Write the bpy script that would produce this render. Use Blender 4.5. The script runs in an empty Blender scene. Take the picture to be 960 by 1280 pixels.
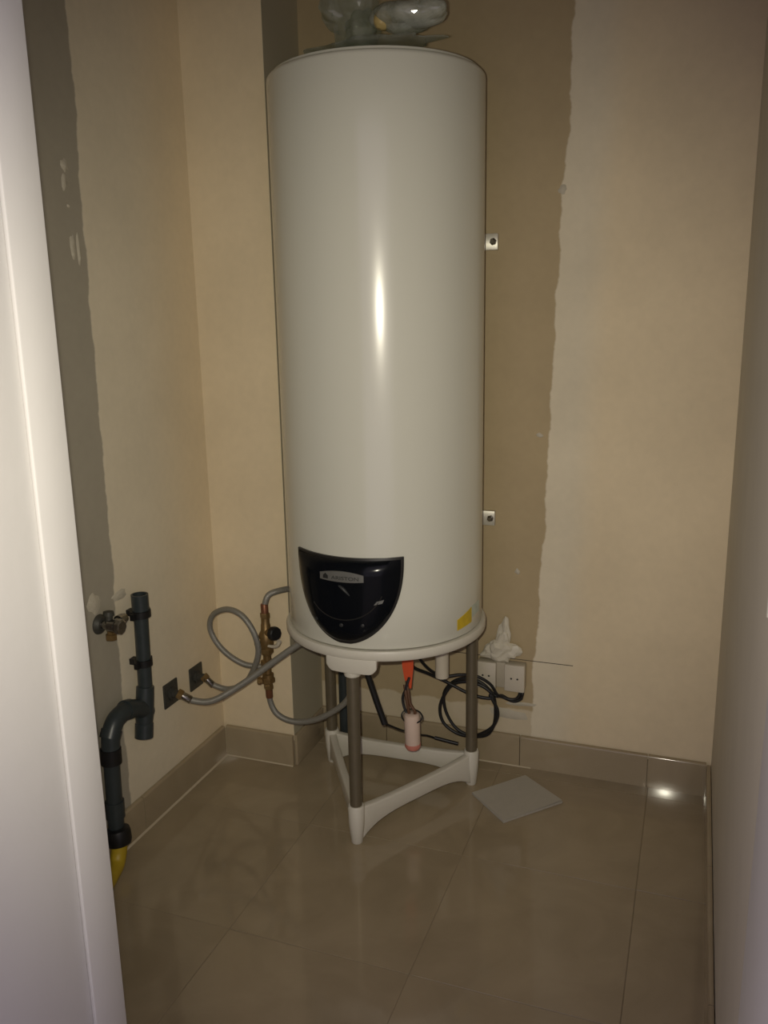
import bpy, bmesh, math, random
from math import sin, cos, pi, radians
from mathutils import Vector, Matrix, noise as mnoise

SC = bpy.context.scene
COL = SC.collection

# ------------------------------------------------------------------ camera
EYE = 1.39
cam_d = bpy.data.cameras.new('camera')
cam = bpy.data.objects.new('camera', cam_d)
COL.objects.link(cam)
cam_d.sensor_fit = 'VERTICAL'
cam_d.sensor_height = 36.0
cam_d.sensor_width = 27.0
cam_d.lens = 1072.55 * 36.0 / 1280.0
cam_d.clip_start = 0.02
cam.location = (0.0, 0.0, EYE)
cam.rotation_euler = (radians(76.9027), radians(1.0409), radians(19.9379))
SC.camera = cam

# ------------------------------------------------------------------ light
SC.view_settings.view_transform = 'Standard'
SC.view_settings.look = 'None'
SC.view_settings.exposure = 0.0
SC.view_settings.gamma = 1.0
SC.view_settings.use_curve_mapping = False

world = bpy.data.worlds.new('world')
SC.world = world
world.use_nodes = True
bg = world.node_tree.nodes['Background']
bg.inputs['Color'].default_value = (1.0, 0.88, 1.08, 1)
bg.inputs['Strength'].default_value = 0.70

# the phone's flash, a few centimetres beside the lens, aimed along the view
fl_d = bpy.data.lights.new('phone_flash', 'SPOT')
fl_d.energy = 71.0
fl_d.color = (1.0, 0.93, 0.74)
fl_d.spot_size = radians(81)
fl_d.spot_blend = 1.0
fl_d.shadow_soft_size = 0.008
fl = bpy.data.objects.new('phone_flash', fl_d)
COL.objects.link(fl)
fl.location = (-0.045, 0.05, EYE + 0.015)
fl.rotation_euler = (radians(77.9), radians(1.0), radians(22.0))

# ------------------------------------------------------------------ materials
MATS = {}


def new_mat(name):
    m = bpy.data.materials.new(name)
    m.use_nodes = True
    nt = m.node_tree
    return m, nt, nt.nodes['Principled BSDF']


def mat(name, col, rough=0.5, metal=0.0, var=0.06, scale=30.0, bump=0.0, bscale=200.0, coat=0.0, trans=0.0, ior=1.45):
    if name in MATS:
        return MATS[name]
    m, nt, b = new_mat(name)
    N, L = nt.nodes, nt.links
    tc = N.new('ShaderNodeTexCoord')
    nz = N.new('ShaderNodeTexNoise')
    nz.inputs['Scale'].default_value = scale
    nz.inputs['Detail'].default_value = 3
    L.new(tc.outputs['Object'], nz.inputs['Vector'])
    mx = N.new('ShaderNodeMix')
    mx.data_type = 'RGBA'
    mx.inputs[6].default_value = tuple(max(0, c * (1 - var)) for c in col) + (1,)
    mx.inputs[7].default_value = tuple(min(1, c * (1 + var)) for c in col) + (1,)
    L.new(nz.outputs['Fac'], mx.inputs[0])
    L.new(mx.outputs[2], b.inputs['Base Color'])
    b.inputs['Roughness'].default_value = rough
    b.inputs['Metallic'].default_value = metal
    b.inputs['Coat Weight'].default_value = coat
    b.inputs['Coat Roughness'].default_value = 0.08
    b.inputs['Transmission Weight'].default_value = trans
    b.inputs['IOR'].default_value = ior
    if bump > 0:
        n2 = N.new('ShaderNodeTexNoise')
        n2.inputs['Scale'].default_value = bscale
        n2.inputs['Detail'].default_value = 4
        L.new(tc.outputs['Object'], n2.inputs['Vector'])
        bp = N.new('ShaderNodeBump')
        bp.inputs['Strength'].default_value = bump
        bp.inputs['Distance'].default_value = 0.01
        L.new(n2.outputs['Fac'], bp.inputs['Height'])
        L.new(bp.outputs['Normal'], b.inputs['Normal'])
    MATS[name] = m
    return m


def math_node(nt, op, a, b=None, c=None):
    n = nt.nodes.new('ShaderNodeMath')
    n.operation = op
    for i, v in enumerate((a, b, c)):
        if v is None:
            continue
        if isinstance(v, (int, float)):
            n.inputs[i].default_value = v
        else:
            nt.links.new(v, n.inputs[i])
    return n.outputs[0]


def mixc(nt, fac, a, b):
    n = nt.nodes.new('ShaderNodeMix')
    n.data_type = 'RGBA'
    for s, v in ((0, fac), (6, a), (7, b)):
        if isinstance(v, tuple):
            n.inputs[s].default_value = v + (1,) if len(v) == 3 else v
        elif isinstance(v, (int, float)):
            n.inputs[s].default_value = v
        else:
            nt.links.new(v, n.inputs[s])
    return n.outputs[2]


def smooth(nt, v, lo, hi):
    n = nt.nodes.new('ShaderNodeMapRange')
    n.interpolation_type = 'SMOOTHSTEP'
    nt.links.new(v, n.inputs['Value'])
    n.inputs['From Min'].default_value = lo
    n.inputs['From Max'].default_value = hi
    return n.outputs['Result']


BOARD = (0.42, 0.335, 0.205)     # bare brown plasterboard
BOARD_L = (0.36, 0.33, 0.265)   # bare grey board of the left wall
SKIM = (0.68, 0.61, 0.47)         # joint compound
PLAIN = (0.72, 0.61, 0.43)      # beige board


def wall_mat(name, axis, a0, slope, bare, side, zmin, band, wob=0.03):
    """plasterboard: a bare strip with a wavering edge, a grey compound band beside it, beige beyond"""
    m, nt, b = new_mat(name)
    N, L = nt.nodes, nt.links
    tc = N.new('ShaderNodeTexCoord')
    sp = N.new('ShaderNodeSeparateXYZ')
    L.new(tc.outputs['Object'], sp.inputs[0])
    u, z = sp.outputs[axis], sp.outputs[2]
    cz = N.new('ShaderNodeCombineXYZ')
    L.new(z, cz.inputs[2])
    nzz = N.new('ShaderNodeTexNoise')
    nzz.inputs['Scale'].default_value = 4.5
    nzz.inputs['Detail'].default_value = 5
    nzz.inputs['Roughness'].default_value = 0.6
    L.new(cz.outputs[0], nzz.inputs['Vector'])
    wobble = math_node(nt, 'MULTIPLY', math_node(nt, 'SUBTRACT', nzz.outputs['Fac'], 0.5), wob * 2)
    edge = math_node(nt, 'ADD', math_node(nt, 'MULTIPLY_ADD', z, slope, a0), wobble)
    dist = math_node(nt, 'SUBTRACT', u, edge)
    if side < 0:
        dist = math_node(nt, 'MULTIPLY', dist, -1.0)
    f = smooth(nt, dist, -0.003, 0.004)
    if zmin is not None:
        cu = N.new('ShaderNodeCombineXYZ')
        L.new(u, cu.inputs[0])
        nu = N.new('ShaderNodeTexNoise')
        nu.inputs['Scale'].default_value = 14
        L.new(cu.outputs[0], nu.inputs['Vector'])
        zz = math_node(nt, 'ADD', z, math_node(nt, 'MULTIPLY', math_node(nt, 'SUBTRACT', nu.outputs['Fac'], 0.5), 0.05))
        low = math_node(nt, 'MULTIPLY_ADD', smooth(nt, zz, zmin - 0.004, zmin + 0.004), 0.55, 0.45)
        f = math_node(nt, 'SUBTRACT', 1.0, math_node(nt, 'MULTIPLY', math_node(nt, 'SUBTRACT', 1.0, f), low))
    g = smooth(nt, dist, band * 0.35, band)
    big = N.new('ShaderNodeTexNoise')
    big.inputs['Scale'].default_value = 3.2
    big.inputs['Detail'].default_value = 6
    big.inputs['Roughness'].default_value = 0.55
    L.new(tc.outputs['Object'], big.inputs['Vector'])
    fine = N.new('ShaderNodeTexNoise')
    fine.inputs['Scale'].default_value = 45
    fine.inputs['Detail'].default_value = 6
    L.new(tc.outputs['Object'], fine.inputs['Vector'])
    light = mixc(nt, g, SKIM, PLAIN)
    base = mixc(nt, f, bare, light)
    v = math_node(nt, 'ADD', math_node(nt, 'MULTIPLY', big.outputs['Fac'], 0.30), math_node(nt, 'MULTIPLY', fine.outputs['Fac'], 0.10))
    v = math_node(nt, 'ADD', v, 0.80)
    sc = N.new('ShaderNodeVectorMath')
    sc.operation = 'SCALE'
    L.new(base, sc.inputs[0])
    L.new(v, sc.inputs['Scale'])
    L.new(sc.outputs[0], b.inputs['Base Color'])
    b.inputs['Roughness'].default_value = 0.75
    b.inputs['Specular IOR Level'].default_value = 0.25
    bp = N.new('ShaderNodeBump')
    bp.inputs['Strength'].default_value = 0.25
    bp.inputs['Distance'].default_value = 0.004
    L.new(math_node(nt, 'ADD', math_node(nt, 'MULTIPLY', f, 0.6), math_node(nt, 'MULTIPLY', big.outputs['Fac'], 1.0)), bp.inputs['Height'])
    L.new(bp.outputs['Normal'], b.inputs['Normal'])
    return m


def tile_mat():
    m, nt, b = new_mat('beige_tile')
    N, L = nt.nodes, nt.links
    tc = N.new('ShaderNodeTexCoord')
    n1 = N.new('ShaderNodeTexNoise')
    n1.inputs['Scale'].default_value = 5.0
    n1.inputs['Detail'].default_value = 7
    n1.inputs['Roughness'].default_value = 0.55
    n1.inputs['Distortion'].default_value = 0.8
    L.new(tc.outputs['Object'], n1.inputs['Vector'])
    r = N.new('ShaderNodeValToRGB')
    r.color_ramp.elements[0].position = 0.3
    r.color_ramp.elements[0].color = (0.298, 0.242, 0.156, 1)
    r.color_ramp.elements[1].position = 0.72
    r.color_ramp.elements[1].color = (0.378, 0.310, 0.206, 1)
    L.new(n1.outputs['Fac'], r.inputs[0])
    L.new(r.outputs[0], b.inputs['Base Color'])
    b.inputs['Roughness'].default_value = 0.085
    b.inputs['Specular IOR Level'].default_value = 0.55
    return m


M_BACK = wall_mat('back_wall_board', 0, -0.428, 0.034, BOARD, 1, 0.185, 0.16, 0.035)
M_LEFT = wall_mat('left_wall_board', 1, 1.72, 0.018, BOARD_L, 1, None, 0.42, 0.03)
M_CHASE = wall_mat('chase_board', 0, -9.0, 0.0, BOARD, 1, None, 0.3, 0.01)
M_RIGHT = mat('right_wall_paint', (0.60, 0.56, 0.46), 0.7, var=0.08, scale=6, bump=0.05, bscale=60)
M_FRONT = mat('front_wall_paint', (0.62, 0.58, 0.50), 0.7, var=0.05, scale=6, bump=0.05, bscale=60)
M_CEIL = mat('ceiling_board', (0.50, 0.46, 0.38), 0.8, var=0.06, scale=5)
M_TILE = tile_mat()
M_GROUT = mat('tile_grout', (0.28, 0.228, 0.15), 0.85, var=0.1, scale=80)
M_JAMB = mat('white_gloss_paint', (0.58, 0.57, 0.545), 0.45, var=0.03, scale=8, bump=0.04, bscale=40)
M_ENAMEL = mat('white_enamel', (0.620, 0.617, 0.540), 0.22, var=0.01, scale=4, coat=0.3)
M_TRAYP = mat('white_plastic', (0.60, 0.575, 0.50), 0.42, var=0.03, scale=12)
M_BLACKGL = mat('black_gloss_plastic', (0.004, 0.005, 0.007), 0.15, var=0.1, scale=10)
M_BLACKGL.node_tree.nodes['Principled BSDF'].inputs['Specular IOR Level'].default_value = 0.2
M_BLACKTR = mat('black_satin_plastic', (0.016, 0.015, 0.014), 0.4, var=0.1, scale=10)
M_BADGE = mat('silver_badge', (0.16, 0.16, 0.15), 0.5, metal=0.3, var=0.12, scale=60)
M_INK = mat('dark_ink', (0.015, 0.016, 0.016), 0.6)
M_GREYMARK = mat('grey_print', (0.022, 0.024, 0.025), 0.5)
M_LEGTUBE = mat('brown_steel_tube', (0.175, 0.150, 0.105), 0.4, metal=0.5, var=0.1, scale=40)
M_BRAID = None
M_BRASS = mat('aged_brass', (0.25, 0.165, 0.070), 0.42, metal=0.7, var=0.3, scale=90)
M_COPPER = mat('red_brown_ferrule', (0.20, 0.085, 0.045), 0.45, metal=0.5, var=0.2, scale=90)
M_CHROME = mat('dull_chrome', (0.33, 0.32, 0.30), 0.25, metal=1.0, var=0.25, scale=70)
M_DKMETAL = mat('dark_metal_plate', (0.055, 0.055, 0.048), 0.55, metal=0.3, var=0.4, scale=60)
M_PVC = mat('dark_grey_pvc', (0.030, 0.038, 0.041), 0.36, var=0.2, scale=40)
M_RUBBER = mat('black_rubber', (0.008, 0.008, 0.009), 0.45, var=0.2, scale=40)
M_CABLE = mat('black_cable', (0.010, 0.010, 0.011), 0.45, var=0.2, scale=40)
M_YELLOW = mat('yellow_pvc', (0.42, 0.30, 0.02), 0.45, var=0.15, scale=40)
M_WHITEPL = mat('socket_white', (0.56, 0.51, 0.42), 0.4, var=0.03, scale=20)
M_SOCKGREY = mat('socket_grey', (0.42, 0.375, 0.29), 0.5, var=0.05, scale=20)
M_FILM = mat('crumpled_plastic_film', (0.60, 0.56, 0.46), 0.35, var=0.1, scale=40)
M_ORANGE = mat('orange_strap', (0.62, 0.085, 0.025), 0.5, var=0.08, scale=40)
M_BROWNCORD = mat('brown_cord', (0.10, 0.045, 0.02), 0.6, var=0.2, scale=60)
M_VIAL = mat('pink_white_plastic', (0.66, 0.52, 0.44), 0.45, var=0.05, scale=30)
M_PINK = mat('pink_red_plastic', (0.56, 0.21, 0.16), 0.45, var=0.05, scale=30)
M_PAPER = mat('grey_paper', (0.42, 0.395, 0.34), 0.7, var=0.06, scale=60)
M_PRINT = mat('faint_print', (0.28, 0.26, 0.225), 0.7)
M_PLASTER = mat('plaster_dab', (0.50, 0.46, 0.37), 0.85, var=0.1, scale=50, bump=0.2)
M_PENCIL = mat('pencil_grey', (0.07, 0.055, 0.035), 0.8)
M_STYEL = mat('sticker_yellow', (0.56, 0.40, 0.02), 0.5, var=0.25, scale=60)
M_STGRN = mat('sticker_green', (0.46, 0.52, 0.46), 0.5, var=0.25, scale=60)
M_GALV = mat('white_zinc', (0.55, 0.53, 0.46), 0.35, metal=0.3, var=0.12, scale=60)


def braid_mat():
    m, nt, b = new_mat('steel_braid')
    N, L = nt.nodes, nt.links
    tc = N.new('ShaderNodeTexCoord')
    w = N.new('ShaderNodeTexWave')
    w.inputs['Scale'].default_value = 160
    w.inputs['Distortion'].default_value = 6
    w.inputs['Detail'].default_value = 2
    L.new(tc.outputs['Object'], w.inputs['Vector'])
    L.new(mixc(nt, w.outputs['Fac'], (0.17, 0.165, 0.15), (0.33, 0.32, 0.285)), b.inputs['Base Color'])
    b.inputs['Metallic'].default_value = 0.35
    b.inputs['Roughness'].default_value = 0.42
    bp = N.new('ShaderNodeBump')
    bp.inputs['Strength'].default_value = 0.3
    bp.inputs['Distance'].default_value = 0.001
    L.new(w.outputs['Fac'], bp.inputs['Height'])
    L.new(bp.outputs['Normal'], b.inputs['Normal'])
    return m


M_BRAID = braid_mat()


def clear_mat(name, hi):
    """thin clear film: mostly see-through, with gloss and a milky share"""
    m, nt, b = new_mat(name)
    N, L = nt.nodes, nt.links
    tc = N.new('ShaderNodeTexCoord')
    n1 = N.new('ShaderNodeTexNoise')
    n1.inputs['Scale'].default_value = 22
    n1.inputs['Detail'].default_value = 4
    L.new(tc.outputs['Object'], n1.inputs['Vector'])
    b.inputs['Base Color'].default_value = (0.50, 0.52, 0.45, 1)
    b.inputs['Roughness'].default_value = 0.09
    b.inputs['Specular IOR Level'].default_value = 0.9
    tr = N.new('ShaderNodeBsdfTransparent')
    tr.inputs['Color'].default_value = (0.80, 0.83, 0.76, 1)
    mx = N.new('ShaderNodeMixShader')
    L.new(smooth(nt, n1.outputs['Fac'], 0.30, 0.72), mx.inputs[0])
    mr = N.new('ShaderNodeMapRange')
    L.new(smooth(nt, n1.outputs['Fac'], 0.30, 0.72), mr.inputs['Value'])
    mr.inputs['To Min'].default_value = hi * 0.4
    mr.inputs['To Max'].default_value = hi
    L.new(mr.outputs['Result'], mx.inputs[0])
    L.new(tr.outputs[0], mx.inputs[1])
    L.new(b.outputs[0], mx.inputs[2])
    L.new(mx.outputs[0], N['Material Output'].inputs['Surface'])
    return m


M_CLEAR = clear_mat('clear_crumpled_plastic', 0.40)
M_POUCH = clear_mat('milky_pouch_plastic', 0.70)

# ------------------------------------------------------------------ mesh helpers


class MB:
    def __init__(s):
        s.v, s.f = [], []

    def add(s, vs, fs):
        o = len(s.v)
        s.v += [Vector(p) for p in vs]
        s.f += [tuple(i + o for i in f) for f in fs]
        return s

    def box(s, a, b):
        x0, y0, z0 = a
        x1, y1, z1 = b
        return s.add([(x0, y0, z0), (x1, y0, z0), (x1, y1, z0), (x0, y1, z0), (x0, y0, z1), (x1, y0, z1), (x1, y1, z1), (x0, y1, z1)],
                     [(3, 2, 1, 0), (4, 5, 6, 7), (0, 1, 5, 4), (1, 2, 6, 5), (2, 3, 7, 6), (3, 0, 4, 7)])

    def tube(s, pts, r, n=14, cap=True):
        pts = [Vector(p) for p in pts]
        rad = r if isinstance(r, (list, tuple)) else [r] * len(pts)
        t = (pts[1] - pts[0]).normalized()
        u = t.orthogonal().normalized()
        vs = []
        for i, p in enumerate(pts):
            if i == 0:
                t2 = t
            elif i == len(pts) - 1:
                t2 = (pts[i] - pts[i - 1])
            else:
                t2 = (pts[i + 1] - pts[i - 1])
            t2 = t2.normalized() if t2.length > 1e-9 else t
            u = (u - t2 * u.dot(t2)).normalized()
            w = t2.cross(u)
            t = t2
            for k in range(n):
                a = 2 * pi * k / n
                vs.append(p + (u * cos(a) + w * sin(a)) * rad[i])
        fs = []
        for i in range(len(pts) - 1):
            for k in range(n):
                k2 = (k + 1) % n
                fs.append((i * n + k, i * n + k2, (i + 1) * n + k2, (i + 1) * n + k))
        if cap:
            fs.append(tuple(range(n - 1, -1, -1)))
            fs.append(tuple((len(pts) - 1) * n + k for k in range(n)))
        return s.add(vs, fs)

    def profile_tube(s, a, b, prof, n=16):
        """prof: list of (t along a-b in metres, radius)"""
        a, b = Vector(a), Vector(b)
        d = (b - a).normalized()
        u = d.orthogonal().normalized()
        w = d.cross(u)
        vs, fs = [], []
        for (t, r) in prof:
            for k in range(n):
                an = 2 * pi * (k + 0.5) / n
                vs.append(a + d * t + (u * cos(an) + w * sin(an)) * r)
        for i in range(len(prof) - 1):
            for k in range(n):
                k2 = (k + 1) % n
                fs.append((i * n + k, i * n + k2, (i + 1) * n + k2, (i + 1) * n + k))
        fs.append(tuple(range(n - 1, -1, -1)))
        fs.append(tuple((len(prof) - 1) * n + k for k in range(n)))
        return s.add(vs, fs)

    def lathe(s, c, prof, n=96, a0=0.0, a1=2 * pi):
        """prof: list of (radius, z), closed round c=(x, y)"""
        vs, fs = [], []
        full = abs(a1 - a0 - 2 * pi) < 1e-6
        m = n if full else n + 1
        for (r, z) in prof:
            for k in range(m):
                a = a0 + (a1 - a0) * k / n
                vs.append((c[0] + r * cos(a), c[1] + r * sin(a), z))
        for i in range(len(prof) - 1):
            for k in range(n):
                k2 = (k + 1) % m
                fs.append((i * m + k, i * m + k2, (i + 1) * m + k2, (i + 1) * m + k))
        return s.add(vs, fs)

    def prism(s, poly, off):
        """poly: planar list of points; off: extrusion vector"""
        n = len(poly)
        off = Vector(off)
        vs = [Vector(p) for p in poly] + [Vector(p) + off for p in poly]
        fs = [tuple(range(n - 1, -1, -1)), tuple(range(n, 2 * n))]
        for k in range(n):
            k2 = (k + 1) % n
            fs.append((k, k2, n + k2, n + k))
        return s.add(vs, fs)


def spline(pts, n=10):
    """Catmull-Rom through pts"""
    P = [Vector(p) for p in pts]
    P = [P[0] * 2 - P[1]] + P + [P[-1] * 2 - P[-2]]
    out = []
    for i in range(1, len(P) - 2):
        for k in range(n):
            t = k / n
            a, b, c, d = P[i - 1], P[i], P[i + 1], P[i + 2]
            out.append(0.5 * ((2 * b) + (c - a) * t + (2 * a - 5 * b + 4 * c - d) * t * t + (3 * b - a - 3 * c + d) * t ** 3))
    out.append(P[-2])
    return out


ORIGIN = {}


def tag(o, label, cat, group=None):
    o['label'] = label
    o['category'] = cat
    if group:
        o['group'] = group
    return o


def thing(name, loc, label, cat, group=None):
    o = bpy.data.objects.new(name, None)
    COL.objects.link(o)
    o.location = loc
    o.empty_display_size = 0.05
    ORIGIN[o] = Vector(loc)
    return tag(o, label, cat, group)


def build(name, mb, m, parent=None, bevel=0.0, segs=2, smoothed=True, origin=None, label=None, angle=40):
    if origin is None:
        if parent is not None:
            origin = ORIGIN[parent]
        else:
            xs = [v.x for v in mb.v]
            ys = [v.y for v in mb.v]
            zs = [v.z for v in mb.v]
            origin = Vector(((min(xs) + max(xs)) / 2, (min(ys) + max(ys)) / 2, min(zs)))
    origin = Vector(origin)
    me = bpy.data.meshes.new(name)
    me.from_pydata([tuple(v - origin) for v in mb.v], [], mb.f)
    bm = bmesh.new()
    bm.from_mesh(me)
    bmesh.ops.remove_doubles(bm, verts=bm.verts, dist=1e-6)
    bmesh.ops.recalc_face_normals(bm, faces=bm.faces)
    if bevel > 0:
        es = [e for e in bm.edges if len(e.link_faces) == 2 and e.calc_face_angle(0) > radians(35)]
        bmesh.ops.bevel(bm, geom=es, offset=bevel, segments=segs, profile=0.5, affect='EDGES', clamp_overlap=True)
    for f in bm.faces:
        f.smooth = smoothed
    if smoothed:
        for e in bm.edges:
            if len(e.link_faces) == 2 and e.calc_face_angle(0) > radians(angle):
                e.smooth = False
    bm.to_mesh(me)
    bm.free()
    me.materials.append(m)
    o = bpy.data.objects.new(name, me)
    COL.objects.link(o)
    if parent is not None:
        o.parent = parent
        if origin != ORIGIN[parent]:
            o.location = origin - ORIGIN[parent]
        ORIGIN[o] = ORIGIN[parent]
    else:
        o.location = origin
        ORIGIN[o] = origin
    if label:
        o['label'] = label
    return o


def struct(name, mb, m, label=None, **k):
    o = build(name, mb, m, None, origin=(0, 0, 0), **k)
    o['kind'] = 'structure'
    if label:
        o['label'] = label
    return o


# ------------------------------------------------------------------ the room
XL, XR, YB, YF, ZC = -1.380, 0.100, 2.437, 0.860, 2.50
XCH, YCH = -1.129, 2.216            # corner box: its right face and its front face
OPL, OPR = -0.736, 0.080            # clear door opening
YO = 0.600                          # hall side of the front wall

fl_mb = MB().box((-2.2, -0.9, -0.08), (1.0, YB + 0.12, -0.0016))
floor = struct('floor', fl_mb, M_GROUT, 'glossy beige tiled floor', smoothed=False)

TS = 0.44
GAP = 0.0007
random.seed(3)
xj = [-0.07 + TS * k for k in range(-4, 3)]
yj = [1.93 - TS * k for k in range(6, -3, -1)]
for i in range(len(xj) - 1):
    for j in range(len(yj) - 1):
        x0, x1 = xj[i] + GAP, xj[i + 1] - GAP
        y0, y1 = yj[j] + GAP, yj[j + 1] - GAP
        if yj[j] > YO:
            x0, x1 = max(x0, XL), min(x1, XR)
            y1 = min(y1, YB)
        if x1 - x0 < 0.03 or y1 - y0 < 0.03:
            continue
        hh = random.uniform(-0.0004, 0.0004)
        build('tile', MB().box((x0, y0, -0.0016), (x1, y1, hh)), M_TILE, floor, bevel=0.0006, segs=1,
              origin=((x0 + x1) / 2, (y0 + y1) / 2, 0), smoothed=False)

wall_back = struct('wall_back', MB().box((XCH, YB, 0), (XR + 0.1, YB + 0.1, ZC)), M_BACK,
                   'plasterboard back wall, bare brown strip beside grey joint compound', smoothed=False)
wall_left = struct('wall_left', MB().box((XL - 0.1, YO, 0), (XL, YCH, ZC)), M_LEFT,
                   'plasterboard left wall with a bare grey strip', smoothed=False)
wall_right = struct('wall_right', MB().box((XR, YF, 0), (XR + 0.1, YB, ZC)), M_RIGHT, 'grey right wall', smoothed=False)
wall_corner = struct('wall_corner', MB().box((XL - 0.1, YCH, 0), (XCH, YB + 0.1, ZC)), M_CHASE,
                     'beige boxed-in corner chase', smoothed=False)
build('side_board', MB().box((XCH, YCH - 0.0005, 0.0), (XCH + 0.0008, YB, ZC)), mat('bare_side_board', (0.43, 0.39, 0.285), 0.75, var=0.06, scale=5), wall_corner, smoothed=False,
      label='bare greyish side board of the chase')
struct('ceiling', MB().box((XL - 0.1, YO, ZC), (XR + 0.1, YB + 0.1, ZC + 0.1)), M_CEIL, smoothed=False)
wf = MB()
wf.box((XL, YO, 0), (OPL - 0.03, YF, ZC))
wf.box((OPR + 0.03, YO, 0), (XR + 0.1, YF, ZC))
wf.box((OPL - 0.03, YO, 2.09), (OPR + 0.03, YF, ZC))
struct('wall_front', wf, M_FRONT, smoothed=False)

# door frame: lining with a stop, seen edge-on in the doorway
fr = struct('trim_1', MB().box((OPL - 0.03, YO - 0.012, 0), (OPL - 0.007, YF + 0.004, 2.09)), M_JAMB,
            'white painted left door lining with a stop strip', bevel=0.002)
build('door_stop', MB().box((OPL - 0.0072, YF - 0.058, 0), (OPL, YF + 0.004, 2.06)), M_JAMB, fr, bevel=0.0025)
fr2 = struct('trim_2', MB().box((OPR + 0.002, YO - 0.012, 0), (OPR + 0.03, YF + 0.004, 2.09)), M_JAMB,
             'white painted right door lining', bevel=0.002)
fr3 = struct('trim_3', MB().box((OPL - 0.03, YO - 0.012, 2.06), (OPR + 0.03, YF + 0.004, 2.09)), M_JAMB,
             'white painted head of the door lining', bevel=0.002)
# strike plate with a rolled lip
sp = build('strike_plate', MB().box((OPR - 0.0005, YF - 0.055, 1.096), (OPR + 0.0025, YF - 0.004, 1.150)), M_GALV, fr2, bevel=0.0008)
build('plate_lip', MB().tube([(OPR - 0.001, YF - 0.004, 1.099), (OPR - 0.001, YF - 0.004, 1.147)], 0.005, 10), M_GALV, sp)

# skirting: glazed tile strips with a rounded top, standing a few millimetres off the board
SK_H, SK_T = 0.103, 0.0115


def skirting(name, axis, fixed, spans, sgn, label):
    """fixed = face coordinate; sgn = direction from face into the wall"""
    root = None
    for k, (a, b) in enumerate(spans):
        prof = []
        r = 0.0065
        pts = [(0, 0), (0, SK_H - r)]
        for q in range(1, 9):
            t = q / 8 * pi / 2
            pts.append((r - r * cos(t), SK_H - r + r * sin(t)))
        pts += [(SK_T, SK_H), (SK_T, 0)]
        if axis == 'x':
            poly = [(a, fixed + sgn * p, z) for p, z in pts]
            off = (b - a, 0, 0)
        else:
            poly = [(fixed + sgn * p, a, z) for p, z in pts]
            off = (0, b - a, 0)
        mb = MB().prism(poly, off)
        if k == 0:
            lo, hi = min(s[0] for s in spans), max(s[1] for s in spans)
            bk = MB()
            if axis == 'x':
                y0, y1 = sorted((fixed + sgn * SK_T, fixed + sgn * (SK_T + 0.005)))
                bk.box((lo, y0, 0), (hi, y1, SK_H - 0.02))
            else:
                x0, x1 = sorted((fixed + sgn * SK_T, fixed + sgn * (SK_T + 0.005)))
                bk.box((x0, lo, 0), (x1, hi, SK_H - 0.02))
            root = struct(name, bk, M_GROUT, label, smoothed=False)
        build('tile', mb, M_TILE, root, angle=50)
    return root


g = 0.0012
skirting('baseboard_back', 'x', 2.4205, [(-1.127, -0.895 - g), (-0.895 + g, -0.455 - g), (-0.455 + g, -0.075 - g), (-0.075 + g, 0.086)], 1,
         'glazed beige tile skirting along the back wall')
skirting('baseboard_corner', 'x', 2.2005, [(-1.366, -1.129)], 1, 'glazed beige tile skirting on the corner chase')
skirting('baseboard_left', 'y', -1.3665, [(0.862, 1.32 - g), (1.32 + g, 1.76 - g), (1.76 + g, 2.199)], -1,
         'glazed beige tile skirting along the left wall')
skirting('baseboard_right', 'y', 0.0865, [(0.868, 1.05 - g), (1.05 + g, 1.49 - g), (1.49 + g, 1.93 - g), (1.93 + g, 2.419)], 1,
         'glazed beige tile skirting along the right wall')
M_BEAD = mat('pale_grout_bead', (0.50, 0.43, 0.31), 0.6, var=0.1, scale=60)
for nm, poly, off in (('baseboard_left', [(-1.3665, 1.40, 0.0006), (-1.3615, 1.40, 0.0006), (-1.3665, 1.40, 0.0050)], (0, 0.80, 0)),
                      ('baseboard_corner', [(-1.366, 2.2005, 0.0006), (-1.366, 2.1970, 0.0006), (-1.366, 2.2005, 0.0035)], (0.237, 0, 0)),
                      ('baseboard_back', [(-0.75, 2.4205, 0.0006), (-0.75, 2.4170, 0.0006), (-0.75, 2.4205, 0.0035)], (0.33, 0, 0))):
    build('grout_bead', MB().prism(poly, off), M_BEAD, bpy.data.objects[nm], smoothed=False)
build('skirting_return', MB().box((-1.1282, 2.212, 0), (-1.118, 2.420, SK_H)), M_TILE, bpy.data.objects['baseboard_corner'], bevel=0.003)

# pencil line on the back wall and plaster dabs
build('pencil_line', MB().box((-0.70, YB - 0.0008, 0.3495), (-0.303, YB + 0.001, 0.3515)), M_PENCIL, wall_back, smoothed=False,
      label='thin dark pencil line')


def dab(parent, c, ax, w, h, seed, th=0.004):
    """a small ragged lump of plaster on a wall; ax = 'x' wall plane spans y,z ; 'y' spans x,z"""
    rnd = random.Random(seed)
    mb = MB()
    n = 12
    ring, mid = [], []
    for k in range(n):
        a = 2 * pi * k / n
        s = rnd.uniform(0.65, 1.15)
        du, dv = w / 2 * cos(a) * s, h / 2 * sin(a) * s
        if ax == 'y':
            ring.append((c[0] + du, c[1] + 0.001, c[2] + dv))
            mid.append((c[0] + du * 0.6, c[1] - th * rnd.uniform(0.5, 1), c[2] + dv * 0.6))
        else:
            ring.append((c[0] - 0.001, c[1] + du, c[2] + dv))
            mid.append((c[0] + th * rnd.uniform(0.5, 1), c[1] + du * 0.6, c[2] + dv * 0.6))
    vs = ring + mid
    fs = [(k, (k + 1) % n, n + (k + 1) % n, n + k) for k in range(n)] + [tuple(range(n, 2 * n)), tuple(range(n - 1, -1, -1))]
    mb.add(vs, fs)
    return build('plaster_dab', mb, M_PLASTER, parent, angle=80)


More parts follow.
